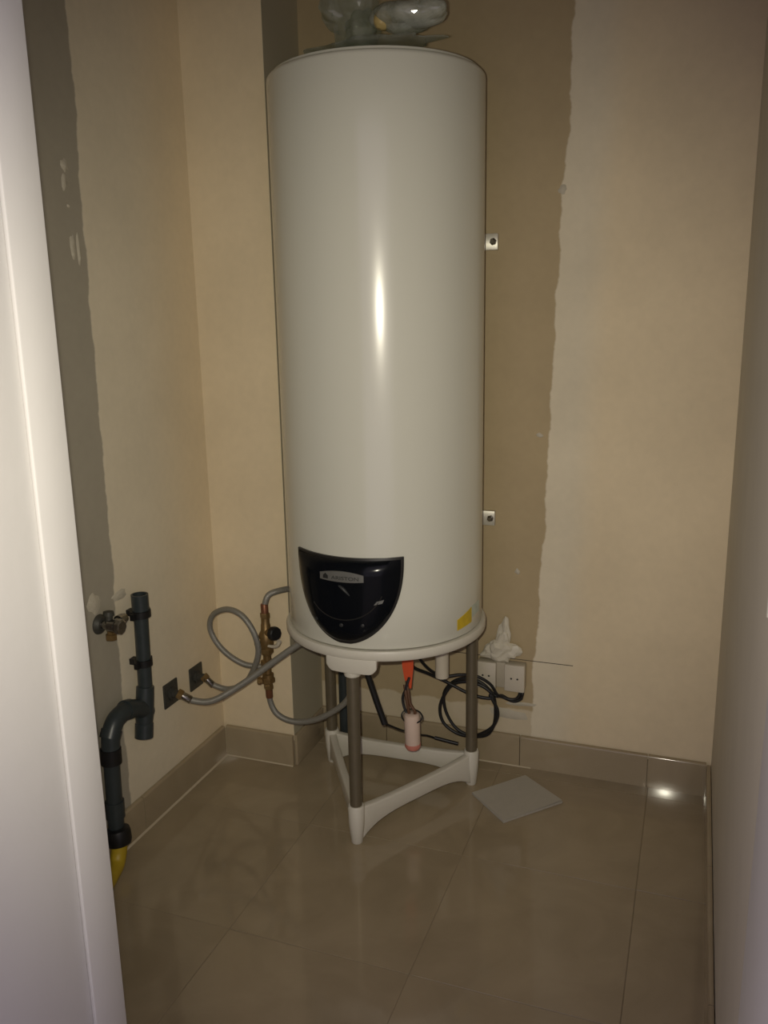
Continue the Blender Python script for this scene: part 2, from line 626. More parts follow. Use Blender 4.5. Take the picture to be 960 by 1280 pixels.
dab(wall_left, (XL, 1.700, 1.728), 'x', 0.030, 0.035, 1)
dab(wall_left, (XL, 1.694, 1.690), 'x', 0.022, 0.045, 2)
dab(wall_left, (XL, 1.703, 1.552), 'x', 0.020, 0.075, 3)
dab(wall_left, (XL, 1.722, 1.545), 'x', 0.018, 0.080, 4)
dab(wall_left, (XL, 1.700, 1.640), 'x', 0.010, 0.010, 5)
dab(wall_left, (XL, 1.652, 0.70), 'x', 0.06, 0.07, 6, 0.003)
dab(wall_left, (XL, 1.750, 0.69), 'x', 0.08, 0.035, 7, 0.003)
dab(wall_back, (-0.418, YB, 1.04), 'y', 0.030, 0.016, 8)
dab(wall_back, (-0.475, YB, 0.63), 'y', 0.020, 0.022, 9)
dab(wall_back, (-0.372, YB, 1.70), 'y', 0.026, 0.030, 10)
dab(wall_back, (-0.46, YB, 0.205), 'y', 0.12, 0.018, 11)
dab(wall_back, (-0.50, YB, 0.165), 'y', 0.16, 0.05, 12, 0.003)

# ------------------------------------------------------------------ water heater
CX, CY, RT = -0.790, 2.150, 0.268
ZB, ZT = 0.562, 1.947
wh = thing('water_heater', (CX, CY, 0.535), 'tall white cylindrical water heater with black control panel on a tripod', 'water heater')


def on_cyl(ang, z, r):
    a = radians(ang)
    return Vector((CX + r * cos(a), CY + r * sin(a), z))


prof = [(RT - 0.02, ZB), (RT - 0.002, ZB + 0.001), (RT, ZB + 0.004)]
for k in range(1, 12):
    prof.append((RT, ZB + 0.004 + (ZT - 0.012 - ZB - 0.004) * k / 11))
for k in range(1, 7):
    t = k / 6 * pi / 2
    prof.append((RT - 0.012 + 0.012 * cos(t), ZT - 0.012 + 0.012 * sin(t)))
prof += [(RT - 0.03, ZT + 0.001)]
build('body', MB().lathe((CX, CY), prof, 128), M_ENAMEL, wh, angle=60)
# lid: shallow pressed dome
lid = MB().lathe((CX, CY), [(RT - 0.012, ZT), (RT - 0.014, ZT + 0.006), (RT - 0.03, ZT + 0.009), (0.12, ZT + 0.016), (0.0005, ZT + 0.018)], 96)
build('lid', lid, M_ENAMEL, wh, angle=60)
# tray round the bottom
RTR = 0.279
tray = MB().lathe((CX, CY), [(0.0005, 0.545), (0.20, 0.545), (RTR - 0.012, 0.536), (RTR - 0.004, 0.535), (RTR, 0.540), (RTR + 0.0005, 0.556),
                             (RTR - 0.002, 0.561), (RTR - 0.010, 0.562), (RT - 0.006, 0.560), (RT - 0.03, 0.560)], 128)
build('bottom_tray', tray, M_TRAYP, wh, angle=50)
# deep apron of the tray above the front leg
ap = MB()
NA = 28
rows = []
for (r, zo) in ((RTR - 0.002, 0), (RTR - 0.002, 1), (RTR - 0.085, 1), (RTR - 0.085, 0)):
    row = []
    for k in range(NA + 1):
        t = k / NA * 2 - 1
        a = -89.8 + 14.6 * t
        zl = 0.497 + (0.016 * max(0, (abs(t) - 0.70) / 0.30) ** 2.2)
        row.append(on_cyl(a, 0.545 if zo == 0 else zl, r))
    rows.append(row)
vs = [p for r_ in rows for p in r_]
fs = []
m_ = NA + 1
for i in range(4):
    i2 = (i + 1) % 4
    for k in range(NA):
        fs.append((i * m_ + k, i * m_ + k + 1, i2 * m_ + k + 1, i2 * m_ + k))
fs.append((0, m_, 2 * m_, 3 * m_))
fs.append((NA, 3 * m_ + NA, 2 * m_ + NA, m_ + NA))
ap.add(vs, fs)
build('apron', ap, M_TRAYP, wh, bevel=0.003, angle=50)

# control panel: shield that bulges from the cylinder
PC, PZ0, PZ1 = -92.2, 0.576, 0.806


def half_w(z):
    """half width in degrees at height z"""
    t = (z - PZ0) / (PZ1 - PZ0)
    t = min(max(t, 0.0), 1.0)
    return 32.2 * (1 - (1 - t) ** 2.35) ** 0.56


def shield(inset, lift_edge, lift_mid, ztrim=0.0, NU=36, NV=34):
    vs, fs = [], []
    grid = []
    for j in range(NV + 1):
        tv = j / NV
        tv = tv * tv * 0.5 + tv * 0.5
        row = []
        for i in range(NU + 1):
            u = i / NU * 2 - 1
            z = PZ0 + 0.0015 + (PZ1 - PZ0 - 0.0015) * tv
            zc = (PZ0 + PZ1) / 2 + 0.01
            w = half_w(z) * (1 - inset)
            zi = zc + (z - zc) * (1 - inset)
            ang = PC + u * w
            # the upper edge dips a little in the middle
            dip = 0.0035 * (1 - u * u) * max(0.0, (tv - 0.6) / 0.4)
            zi -= dip
            e = (1 - abs(u) ** 4) * (1 - max(0, (0.25 - tv) / 0.25) ** 3) * (1 - max(0, (tv - 0.86) / 0.14) ** 2)
            row.append(on_cyl(ang, zi, RT + lift_edge + (lift_mid - lift_edge) * e))
        grid.append(row)
    return grid


def shield_mesh(inset, l0, l1, back):
    g = shield(inset, l0, l1)
    NV, NU = len(g) - 1, len(g[0]) - 1
    gb = [[Vector((CX + (p.x - CX) * back / math.hypot(p.x - CX, p.y - CY), CY + (p.y - CY) * back / math.hypot(p.x - CX, p.y - CY), p.z)) for p in r] for r in g]
    vs = [p for r in g for p in r]
    no = len(vs)
    fs = []
    W = NU + 1
    for j in range(NV):
        for i in range(NU):
            fs.append((j * W + i, j * W + i + 1, (j + 1) * W + i + 1, (j + 1) * W + i))
    rim = [(0, i) for i in range(NU)] + [(j, NU) for j in range(NV)] + [(NV, i) for i in range(NU, 0, -1)] + [(j, 0) for j in range(NV, 0, -1)]
    for (j, i) in rim:
        vs.append(gb[j][i])
    n = len(rim)
    for k in range(n):
        k2 = (k + 1) % n
        a = rim[k][0] * W + rim[k][1]
        b = rim[k2][0] * W + rim[k2][1]
        fs.append((a, no + k, no + k2, b))
    return MB().add(vs, fs)


panel = build('control_panel', shield_mesh(0.0, 0.006, 0.010, RT - 0.002), M_BLACKTR, wh, angle=60, label='black shield-shaped control panel')
build('gloss_cover', shield_mesh(0.055, 0.010, 0.026, RT + 0.001), M_BLACKGL, panel, angle=60, label='glossy black panel cover')


def face_r(z, ang):
    """radius of the gloss cover's surface near (ang, z)"""
    best, br = 1e9, RT + 0.026
    for row in COVER:
        for p in row:
            a = math.degrees(math.atan2(p.y - CY, p.x - CX))
            d = (a - ang) ** 2 * 2e-5 + (p.z - z) ** 2
            if d < best:
                best, br = d, math.hypot(p.x - CX, p.y - CY)
    return br


COVER = shield(0.055, 0.010, 0.026)


def patch(a0, a1, zf0, zf1, lift, n=24, thick=0.002, fr=None):
    """curved plate on the cylinder: zf0/zf1 functions of t in 0..1"""
    vs, fs = [], []
    for k in range(n + 1):
        t = k / n
        a = a0 + (a1 - a0) * t
        z0, z1 = zf0(t), zf1(t)
        for z in (z0, z1):
            r = (fr(z, a) if fr else RT) + lift
            vs.append(on_cyl(a, z, r))
        for z in (z0, z1):
            r = (fr(z, a) if fr else RT) + lift - thick
            vs.append(on_cyl(a, z, r))
    for k in range(n):
        b, c = k * 4, (k + 1) * 4
        fs += [(b, c, c + 1, b + 1), (b + 2, b + 3, c + 3, c + 2), (b, b + 2, c + 2, c), (b + 1, c + 1, c + 3, b + 3)]
    fs += [(0, 1, 3, 2), (n * 4, n * 4 + 2, n * 4 + 3, n * 4 + 1)]
    return MB().add(vs, fs)


# badge: silver lozenge, blunt ends, arched upper edge
def bz0(t): return 0.7455 + 0.003 * (2 * t - 1) ** 2
def bz1(t): return 0.7655 + 0.008 * (1 - (2 * t - 1) ** 2)


FR_CONST = max(face_r(0.755, a) for a in (-105, -99, -92, -86, -80))
badge = build('badge', patch(-103.2, -80.2, bz0, bz1, 0.0012, fr=lambda z, a: FR_CONST, thick=0.006), M_BADGE, panel, angle=60, label='silver name badge')

# lettering on the badge, bent round the cylinder
fc = bpy.data.curves.new('badge_lettering', 'FONT')
fc.body = 'ARISTON'
fc.size = 0.0150
fc.align_x = 'CENTER'
fc.extrude = 0.0003
tmp = bpy.data.objects.new('badge_lettering_curve', fc)
COL.objects.link(tmp)
bpy.context.view_layer.update()
dg = bpy.context.evaluated_depsgraph_get()
tme = bpy.data.meshes.new_from_object(tmp.evaluated_get(dg))
w_txt = max(v.co.x for v in tme.vertices) - min(v.co.x for v in tme.vertices)
tv = []
for v in tme.vertices:
    s = v.co.x * (0.066 / w_txt) + 0.015
    tv.append(on_cyl(-92.8 + math.degrees(s / RT), 0.7515 + v.co.y * 0.85, FR_CONST + 0.0012 + v.co.z))
tf = [tuple(p.vertices) for p in tme.polygons]
bpy.data.objects.remove(tmp)
build('lettering', MB().add(tv, tf), M_INK, badge, smoothed=False, origin=ORIGIN[wh])
# small house-shaped emblem before the name
em = [(-0.0400, 0.7510), (-0.0270, 0.7510), (-0.0270, 0.7590), (-0.0335, 0.7655), (-0.0400, 0.7590)]
ev = [on_cyl(-92.8 + math.degrees(x / RT), z, FR_CONST + 0.0016) for x, z in em] + [on_cyl(-92.8 + math.degrees(x / RT), z, FR_CONST + 0.0005) for x, z in em]
build('emblem', MB().add(ev, [(0, 1, 2, 3, 4)] + [(k, (k + 1) % 5, 5 + (k + 1) % 5, 5 + k) for k in range(5)]), M_INK, badge, smoothed=False)

# swoosh, dial arc, a highlight modelled as a pale tick and three indicator lamps
sw = []
for k in range(9):
    t = k / 8
    sw.append(on_cyl(-93.0 + 5.6 * t, 0.736 - 0.024 * t ** 1.4, face_r(0.72, -91) + 0.0006))
build('swoosh', MB().tube(sw, [0.0010 + 0.0034 * sin(pi * min(1, 0.1 + k / 8 * 0.9)) for k in range(9)], 8), M_GREYMARK, panel)
arc = [on_cyl(-92 + 22 * sin(t), 0.752 - 0.105 * cos(t), face_r(0.752 - 0.105 * cos(t), -92 + 22 * sin(t)) - 0.0003) for t in [radians(-48 + 4 * k) for k in range(30)]]
build('dial_arc', MB().tube(arc, 0.0016, 8), M_BLACKTR, panel)
for (a, z, r) in ((-107.2, 0.637, 0.0045), (-92.2, 0.633, 0.0050), (-81.3, 0.636, 0.0045)):
    rr = face_r(z, a)
    build('indicator_lamp', MB().profile_tube(on_cyl(a, z, rr - 0.003), on_cyl(a, z, rr + 0.02), [(0, r), (0.0040, r), (0.0052, r * 0.6)], 14), M_GREYMARK, panel)
rr = face_r(0.696, -73)  # glint on the cover, put in as a small silver-coloured plate
build('highlight_tick', MB().add([on_cyl(a, z, r2) for r2 in (rr + 0.0022, rr - 0.002) for a, z in ((-75.8, 0.689), (-71.5, 0.694), (-70.6, 0.703), (-74.2, 0.699))],
                              [(0, 1, 2, 3), (0, 1, 5, 4), (1, 2, 6, 5), (2, 3, 7, 6), (3, 0, 4, 7)]), M_BADGE, panel, smoothed=False)

# energy sticker at the foot of the body
build('yellow_sticker', patch(-26.5, -12.5, lambda t: 0.583 + 0.006 * t, lambda t: 0.612 + 0.018 * t, 0.0010, 10, 0.0015), M_STYEL, wh, smoothed=True, label='yellow sticker')
build('pale_sticker', patch(-12.2, -1.0, lambda t: 0.600 + 0.004 * t, lambda t: 0.632, 0.0008, 10, 0.0015), M_STGRN, wh, smoothed=True, label='pale green sticker')

# brackets that hold it to the back wall
for z in (1.574, 0.791):
    br = build('wall_bracket', MB().box((-1.035, 2.4235, z - 0.022), (-0.543, 2.4365, z + 0.022)), M_GALV, wh, bevel=0.002)
    build('bracket_bolt', MB().profile_tube((-0.556, 2.4365, z), (-0.556, 2.39, z), [(0, 0.010), (0.016, 0.010), (0.018, 0.006), (0.030, 0.006)], 6), M_CHROME, br, smoothed=False)

# pipe stubs underneath
for (x, y, zb, r) in ((-0.654, 2.245, 0.350, 0.0200),):
    build('drain_stub', MB().profile_tube((x, y, 0.548), (x, y, 0.3), [(0, r + 0.006), (0.02, r + 0.006), (0.02, r), (0.548 - zb, r)], 18), M_WHITEPL, wh, label='short white pipe stub')

# ------------------------------------------------------------------ tripod stand
st = thing('heater_stand', (CX, CY, 0), 'white tripod stand with brown metal legs under the water heater', 'stand')
LR = 0.252
LA = (-90.5, 31.0, 152.0)
LRS = (LR, LR, 0.266)
FP = [Vector((CX + q * cos(radians(a)), CY + q * sin(radians(a)), 0)) for a, q in zip(LA, LRS)]
for a, p in zip(LA, FP):
    top = 0.50 if a == LA[0] else 0.5365
    build('leg', MB().profile_tube(p + Vector((0, 0, 0.095)), p + Vector((0, 0, 1)), [(0, 0.0165), (top - 0.095, 0.0165)], 20), M_LEGTUBE, st)
    if a == LA[0]:
        build('leg_collar', MB().lathe((p.x, p.y), [(0.0005, 0.480), (0.014, 0.4805), (0.021, 0.484), (0.0225, 0.490), (0.0225, 0.510), (0.0005, 0.510)], 20), M_TRAYP, st)
    # tapering foot
    ft = MB().lathe((p.x, p.y), [(0.0005, 0.0), (0.0135, 0.0), (0.016, 0.004), (0.0215, 0.06), (0.0225, 0.108), (0.020, 0.112), (0.0005, 0.112)], 24)
    build('foot', ft, M_TRAYP, st, angle=50)
for k in range(3):
    a, b = FP[k], FP[(k + 1) % 3]
    d = (b - a).normalized()
    nrm = Vector((-d.y, d.x, 0))
    Lg = (b - a).length
    up, lo = [], []
    n = 22
    for i in range(n + 1):
        t = i / n
        s = 0.010 + (Lg - 0.020) * t
        e = abs(2 * t - 1)
        up.append(a + d * s + Vector((0, 0, 0.094 + 0.009 * e ** 3)))
        lo.append(a + d * s + Vector((0, 0, 0.047 - 0.041 * e ** 4.0)))
    poly = [p - nrm * 0.011 for p in up + lo[::-1]]
    build('crossbar', MB().prism(poly, nrm * 0.022), M_TRAYP, st, bevel=0.004, angle=50)

# ------------------------------------------------------------------ plumbing on the left


def hose(pts, label, r=0.0085, n=10, ferr=((True, M_CHROME), (True, M_CHROME))):
    P = spline(pts, n)
    base = P[0]
    lo = min(p.z for p in P)
    h = thing('flexible_hose', (base.x, base.y, lo - r), label, 'hose', 'braided hoses of the water heater')
    build('braid', MB().tube(P, r, 14), M_BRAID, h)
    for (on, m), (i0, i1) in zip(ferr, ((0, 1), (-1, -2))):
        if not on:
            continue
        a = P[i0]
        d = (P[i1 * 2 if i1 > 0 else -4] - a).normalized()
        build('ferrule', MB().profile_tube(a, a + d, [(0, r * 1.05), (0.001, r * 1.22), (0.030, r * 1.22), (0.032, r * 1.05)], 14), m, h)
        build('nut', MB().profile_tube(a - d * 0.012, a + d, [(0, r * 1.5), (0.002, r * 1.62), (0.014, r * 1.62), (0.016, r * 1.5)], 6), M_BRASS, h, smoothed=False)
    return h


hose([(-1.343, 1.938, 0.331), (-1.310, 1.950, 0.313), (-1.256, 1.965, 0.314), (-1.185, 2.00, 0.355), (-1.107, 2.03, 0.414), (-1.021, 2.05, 0.480), (-0.965, 2.06, 0.515), (-0.93, 2.07, 0.533)],
     'grey braided hose rising from the nearer wall plate to the tank', 0.0095)
hose([(-1.343, 2.072, 0.325), (-1.322, 2.076, 0.306), (-1.274, 2.08, 0.297), (-1.218, 2.075, 0.322), (-1.180, 2.065, 0.369), (-1.153, 2.06, 0.438),
      (-1.162, 2.055, 0.499), (-1.199, 2.06, 0.544), (-1.250, 2.068, 0.556), (-1.308, 2.085, 0.530), (-1.329, 2.09, 0.489), (-1.316, 2.092, 0.445),
      (-1.278, 2.095, 0.403), (-1.225, 2.10, 0.375), (-1.180, 2.118, 0.366)],
     'grey braided hose looping once between wall plate and brass valve', 0.0085, 10, ((True, M_CHROME), (False, None)))
hose([(-1.158, 2.12, 0.533), (-1.158, 2.121, 0.556), (-1.149, 2.13, 0.588), (-1.126, 2.155, 0.597), (-1.100, 2.22, 0.588), (-1.085, 2.30, 0.565), (-1.05, 2.355, 0.53), (-0.99, 2.36, 0.505), (-0.95, 2.33, 0.515), (-0.94, 2.31, 0.535)],
     'grey braided hose arching from the top of the brass valve behind the tank', 0.0090, 10, ((True, M_COPPER), (False, None)))
hose([(-1.158, 2.12, 0.300), (-1.155, 2.12, 0.256), (-1.135, 2.12, 0.219), (-1.088, 2.12, 0.202), (-1.025, 2.12, 0.212), (-0.962, 2.12, 0.245), (-0.905, 2.12, 0.295), (-0.878, 2.125, 0.36), (-0.868, 2.13, 0.45), (-0.866, 2.13, 0.540)],
     'grey braided hose hanging in a curve below the brass valve', 0.0088, 10, ((True, M_COPPER), (True, M_CHROME)))

# brass safety group between the hoses
GX, GY = -1.158, 2.12
sg = thing('safety_valve', (GX, GY, 0.300), 'brass safety valve group with black knob between braided hoses', 'valve')
build('valve_body', MB().profile_tube((GX, GY, 0.305), (GX, GY, 1), [(0, 0.012), (0.018, 0.012), (0.020, 0.017), (0.040, 0.017), (0.042, 0.011), (0.060, 0.011), (0.063, 0.018), (0.082, 0.018), (0.086, 0.012),
                                                           (0.100, 0.012), (0.104, 0.016), (0.125, 0.017), (0.135, 0.022), (0.165, 0.022), (0.178, 0.015), (0.196, 0.014), (0.200, 0.0125), (0.226, 0.0125)], 18), M_BRASS, sg, angle=35)
for z in (0.318, 0.372, 0.412):
    build('hexagon_nut', MB().profile_tube((GX, GY, z), (GX, GY, 1), [(0, 0.0185), (0.002, 0.0205), (0.014, 0.0205), (0.016, 0.0185)], 6), M_BRASS, sg, smoothed=False)
build('side_outlet', MB().profile_tube((GX, GY, 0.455), (GX - 0.2, GY - 0.12, 0.45), [(0.0, 0.012), (0.026, 0.012), (0.026, 0.015), (0.036, 0.015)], 14), M_BRASS, sg)
build('lower_plug', MB().profile_tube((GX, GY, 0.322), (GX - 0.2, GY - 0.05, 0.316), [(0.0, 0.009), (0.022, 0.009), (0.022, 0.012), (0.032, 0.012)], 6), M_BRASS, sg, smoothed=False)
build('knob_stem', MB().profile_tube((GX, GY, 0.476), (GX + 0.3, GY - 0.15, 0.535), [(0.0, 0.013), (0.030, 0.013), (0.034, 0.009), (0.040, 0.009)], 14), M_BRASS, sg)
kd = (Vector((GX + 0.3, GY - 0.15, 0.535)) - Vector((GX, GY, 0.476))).normalized()
k0 = Vector((GX, GY, 0.476)) + kd * 0.034
kn = MB()
kn.profile_tube(k0, k0 + kd, [(0, 0.019), (0.003, 0.0215), (0.017, 0.0200), (0.020, 0.017)], 10)
build('knob', kn, M_RUBBER, sg, smoothed=False, label='black plastic knob')
build('discharge_funnel', MB().tube(spline([(GX + 0.008, GY - 0.012, 0.440), (GX + 0.032, GY - 0.018, 0.442), (GX + 0.048, GY - 0.022, 0.450), (GX + 0.056, GY - 0.024, 0.464)], 5), [0.004 + 0.0002 * k for k in range(16)], 12),
      M_WHITEPL, sg, label='white discharge elbow')

# square wall plates
for (y, z, lab) in ((1.938, 0.331, 'dark square metal wall plate feeding the rising braided hose'), (2.072, 0.326, 'dark square metal wall plate feeding the looped braided hose')):
    w = thing('wall_plate', (XL, y, z - 0.036), lab, 'wall plate', 'dark wall plates on the left wall')
    pl = MB()
    pl.box((XL - 0.001, y - 0.034, z - 0.036), (XL + 0.005, y + 0.034, z + 0.036))
    build('plate', pl, M_DKMETAL, w, bevel=0.002)
    build('outlet', MB().profile_tube((XL + 0.004, y, z), (XL + 0.5, y, z), [(0, 0.019), (0.008, 0.019), (0.010, 0.0125), (0.036, 0.0125)], 16), M_DKMETAL, w)

# angle valve
AV = Vector((XL, 1.665, 0.640))
av = thing('angle_valve', (XL, AV.y, AV.z - 0.035), 'small dull metal stop valve on the left wall beside the grey drain pipe', 'valve')
build('rosette', MB().profile_tube(AV, AV + Vector((1, 0, 0)), [(0, 0.026), (0.004, 0.025), (0.012, 0.017)], 24), M_DKMETAL, av)
build('valve_body', MB().profile_tube(AV + Vector((0.006, 0, 0)), AV + Vector((1, 0, 0)), [(0, 0.011), (0.022, 0.011), (0.026, 0.017), (0.046, 0.017), (0.050, 0.011), (0.056, 0.011)], 16), M_CHROME, av, angle=35)
build('outlet', MB().profile_tube(AV + Vector((0.036, 0, 0)), AV + Vector((0.036, 0.5, 0.02)), [(0, 0.011), (0.03, 0.011), (0.030, 0.015), (0.046, 0.015), (0.048, 0.012), (0.056, 0.012)], 12), M_CHROME, av, angle=35)
build('lower_outlet', MB().profile_tube(AV + Vector((0.036, 0, 0)), AV + Vector((0.036, -0.02, -0.2)), [(0, 0.011), (0.022, 0.011), (0.022, 0.0145), (0.036, 0.0145)], 6), M_BRASS, av, smoothed=False)
hd = MB()
hd.profile_tube(AV + Vector((0.056, 0, 0)), AV + Vector((1, 0, 0)), [(0, 0.010), (0.002, 0.020), (0.012, 0.019), (0.014, 0.015)], 9)
build('handle', hd, M_CHROME, av, smoothed=False)
build('upper_spindle', MB().profile_tube(AV + Vector((0.030, 0, 0)), AV + Vector((0.030, 0.02, 0.3)), [(0, 0.010), (0.026, 0.010), (0.026, 0.014), (0.036, 0.013)], 12), M_DKMETAL, av, angle=35)

# grey waste pipe
PX = -1.342
dp = thing('drain_pipe', (PX, 1.70, 0.05), 'dark grey plastic drain pipe branching down the left wall', 'drain pipe')
TOPP, TEE, BOT = Vector((PX, 1.786, 0.672)), Vector((PX, 1.776, 0.395)), Vector((PX, 1.752, 0.288))
build('standpipe', MB().profile_tube(TEE, TOPP, [(0, 0.0190), ((TOPP - TEE).length, 0.0190)], 20), M_PVC, dp)
build('pipe_socket', MB().profile_tube(TOPP - Vector((0, 0, 0.050)), TOPP + Vector((0, 0.0004, 1)), [(0, 0.0192), (0.002, 0.0225), (0.062, 0.0225), (0.062, 0.0180), (0.03, 0.018)], 20), M_PVC, dp, angle=35)
for p, rr in ((Vector((PX, 1.7835, 0.632)), 0.027), (Vector((PX, 1.779, 0.497)), 0.0235)):
    c = MB()
    c.profile_tube(p - Vector((0, 0, 0.009)), p + Vector((0, 0, 1)), [(0, 0.019), (0.0, rr), (0.018, rr), (0.018, 0.019)], 20)
    c.box((XL - 0.001, p.y - 0.010, p.z - 0.008), (PX, p.y + 0.010, p.z + 0.008))
    c.box((PX - 0.006, p.y - rr - 0.011, p.z - 0.008), (PX + 0.006, p.y - rr + 0.004, p.z + 0.008))
    c.box((PX - 0.004, p.y + rr - 0.004, p.z - 0.006), (PX + 0.004, p.y + rr + 0.010, p.z + 0.006))
    build('pipe_clip', c, M_RUBBER, dp, angle=35)
d = (BOT - TEE)
build('branch_tee', MB().profile_tube(TEE + Vector((0, 0.001, 0.035)), BOT, [(0, 0.0195), (0.002, 0.0235), (0.055, 0.0245), (0.085, 0.0240), (0.100, 0.0225), (0.102, 0.0245), (0.140, 0.0245), (0.142, 0.018)], 20), M_PVC, dp, angle=40)
EL = spline([(PX, 1.775, 0.355), (PX, 1.740, 0.382), (PX, 1.693, 0.399), (PX, 1.648, 0.394), (PX, 1.624, 0.368), (PX, 1.618, 0.335), (PX, 1.616, 0.31)], 8)
build('branch_elbow', MB().tube(EL, 0.0235, 20), M_PVC, dp, angle=40)
for i in (14, 30):
    a = EL[i]
    dd = (EL[i + 1] - EL[i]).normalized()
    build('elbow_collar', MB().profile_tube(a, a + dd, [(0, 0.0235), (0, 0.0265), (0.022, 0.0265), (0.022, 0.0235)], 20), M_PVC, dp, angle=40)
build('downpipe', MB().profile_tube((PX, 1.616, 0.335), (PX, 1.608, 0.095), [(0, 0.0205), (0.24, 0.0205)], 20), M_PVC, dp)
build('socket_ring', MB().profile_tube((PX, 1.616, 0.330), (PX, 1.614, 0.27), [(0, 0.0235), (0, 0.0262), (0.040, 0.0262), (0.040, 0.0207)], 20), M_RUBBER, dp, angle=40)
build('socket_ring', MB().profile_tube((PX, 1.611, 0.185), (PX, 1.609, 0.12), [(0, 0.0207), (0, 0.0242), (0.045, 0.0242), (0.045, 0.0207)], 20), M_PVC, dp, angle=40)
cb = MB().profile_tube((PX + 0.004, 1.606, 0.112), (PX + 0.012, 1.602, 0.05), [(0, 0.022), (0.003, 0.030), (0.012, 0.0325), (0.034, 0.0325), (0.043, 0.030), (0.046, 0.020)], 22)
build('rubber_coupling', cb, M_RUBBER, dp, angle=40, label='black rubber coupling')
# yellow stub below the coupling, bending along the floor
ys = spline([(PX + 0.012, 1.600, 0.070), (PX + 0.012, 1.592, 0.045), (PX + 0.016, 1.575, 0.026), (PX + 0.024, 1.545, 0.021), (PX + 0.036, 1.505, 0.021), (PX + 0.046, 1.465, 0.021)], 8)
tag(build('yellow_hose', MB().tube(ys, 0.0205, 18), M_YELLOW), 'yellow plastic pipe end lying on the floor below the black coupling', 'pipe')

# ------------------------------------------------------------------ under the tank
# short dark pipe end behind the stand
gp = thing('waste_pipe', (-1.006, 2.335, 0), 'short dark grey pipe standing behind the tripod stand', 'pipe')
build('pipe', MB().profile_tube((-1.006, 2.335, 0.0), (-1.006, 2.335, 1), [(0, 0.0165), (0.345, 0.0165)], 18), M_PVC, gp)
build('collar', MB().profile_tube((-1.006, 2.335, 0.335), (-1.006, 2.335, 1), [(0, 0.0165), (0.0, 0.0205), (0.040, 0.0205), (0.040, 0.015)], 18), M_PVC, gp, angle=40)

tb = thing('sensor_tube', (-0.80, 2.10, 0.245), 'straight black tube hanging slanted under the tank', 'tube')
build('sleeve', MB().tube([(-0.846, 2.10, 0.543), (-0.829, 2.10, 0.39), (-0.806, 2.10, 0.318), (-0.782, 2.10, 0.250)], 0.0090, 14), M_RUBBER, tb)
build('lead', MB().tube(spline([(-0.782, 2.10, 0.251), (-0.775, 2.115, 0.240), (-0.755, 2.17, 0.200), (-0.735, 2.25, 0.150), (-0.720, 2.30, 0.124), (-0.690, 2.325, 0.105), (-0.655, 2.33, 0.100), (-0.628, 2.33, 0.096)], 6), 0.0030, 8), M_CABLE, tb)
build('lead_end', MB().tube([(-0.700, 2.318, 0.111), (-0.628, 2.33, 0.096)], 0.0055, 10), M_CABLE, tb)

# pouch hanging on an orange strap
pc = thing('hanging_pouch', (-0.735, 2.16, 0.16), 'pink and white tube hanging on an orange strap under the tank', 'tag')
sv = []
for (x, z, w) in ((-0.735, 0.534, 0.017), (-0.735, 0.45, 0.017), (-0.734, 0.40, 0.016), (-0.733, 0.365, 0.011), (-0.731, 0.335, 0.006)):
    sv += [(x - w, 2.168, z), (x + w, 2.172, z), (x + w, 2.175, z), (x - w, 2.171, z)]
sf = []
for k in range(4):
    for q in range(4):
        sf.append((k * 4 + q, k * 4 + (q + 1) % 4, k * 4 + 4 + (q + 1) % 4, k * 4 + 4 + q))
sf += [(3, 2, 1, 0), (16, 17, 18, 19)]
build('strap', MB().add(sv, sf), M_ORANGE, pc, angle=50, label='orange strap')
for pts, r, m in (([(-0.728, 2.165, 0.372), (-0.736, 2.155, 0.34), (-0.744, 2.15, 0.31), (-0.735, 2.148, 0.275), (-0.72, 2.148, 0.262)], 0.0040, M_CABLE),
                  ([(-0.737, 2.165, 0.36), (-0.728, 2.155, 0.33), (-0.722, 2.15, 0.30), (-0.706, 2.148, 0.275), (-0.715, 2.148, 0.258)], 0.0045, M_BROWNCORD),
                  ([(-0.741, 2.16, 0.35), (-0.733, 2.15, 0.32), (-0.727, 2.146, 0.29), (-0.722, 2.146, 0.26)], 0.0048, M_BROWNCORD)):
    build('cord', MB().tube(spline(pts, 6), r, 8), m, pc)
lp = [(-0.7155 + 0.031 * cos(t), 2.146 + 0.012 * sin(t), 0.262 + 0.016 * sin(t) - 0.0) for t in [2 * pi * k / 24 for k in range(25)]]
build('cord_loop', MB().tube(lp, 0.0022, 8), M_CABLE, pc)
build('vial', MB().profile_tube((-0.716, 2.148, 0.270), (-0.7140, 2.148, 0.16), [(0, 0.016), (0.003, 0.0215), (0.012, 0.023), (0.092, 0.0225), (0.100, 0.019)], 20), M_VIAL, pc)
build('vial_cap', MB().profile_tube((-0.7140, 2.148, 0.178), (-0.7138, 2.148, 0.1), [(0, 0.0232), (0.010, 0.0232), (0.017, 0.019), (0.019, 0.012)], 20), M_PINK, pc, label='pinkish red end cap')

# black supply cable: comes down, is coiled, then runs to the socket
rc = thing('power_cable', (-0.585, 2.36, 0.11), 'black power cable coiled behind the stand leg and plugged into the socket', 'cable')
cp = [(-0.757, 2.20, 0.538), (-0.755, 2.22, 0.45), (-0.748, 2.26, 0.372), (-0.712, 2.31, 0.330), (-0.665, 2.335, 0.300), (-0.600, 2.345, 0.268), (-0.555, 2.352, 0.256), (-0.525, 2.36, 0.255)]
for k in range(0, 25):
    a = radians(35 - 15 * k * 2.0)
    ph = k / 24
    rx, rz = 0.088 + 0.008 * sin(k * 1.3), 0.094 + 0.006 * cos(k * 0.9)
    cp.append((-0.606 + rx * cos(a) + 0.010 * ph, 2.358 + 0.030 * ph, 0.206 + rz * sin(a) - 0.006 * ph))
cp += [(-0.505, 2.390, 0.252), (-0.482, 2.385, 0.246), (-0.462, 2.392, 0.246)]
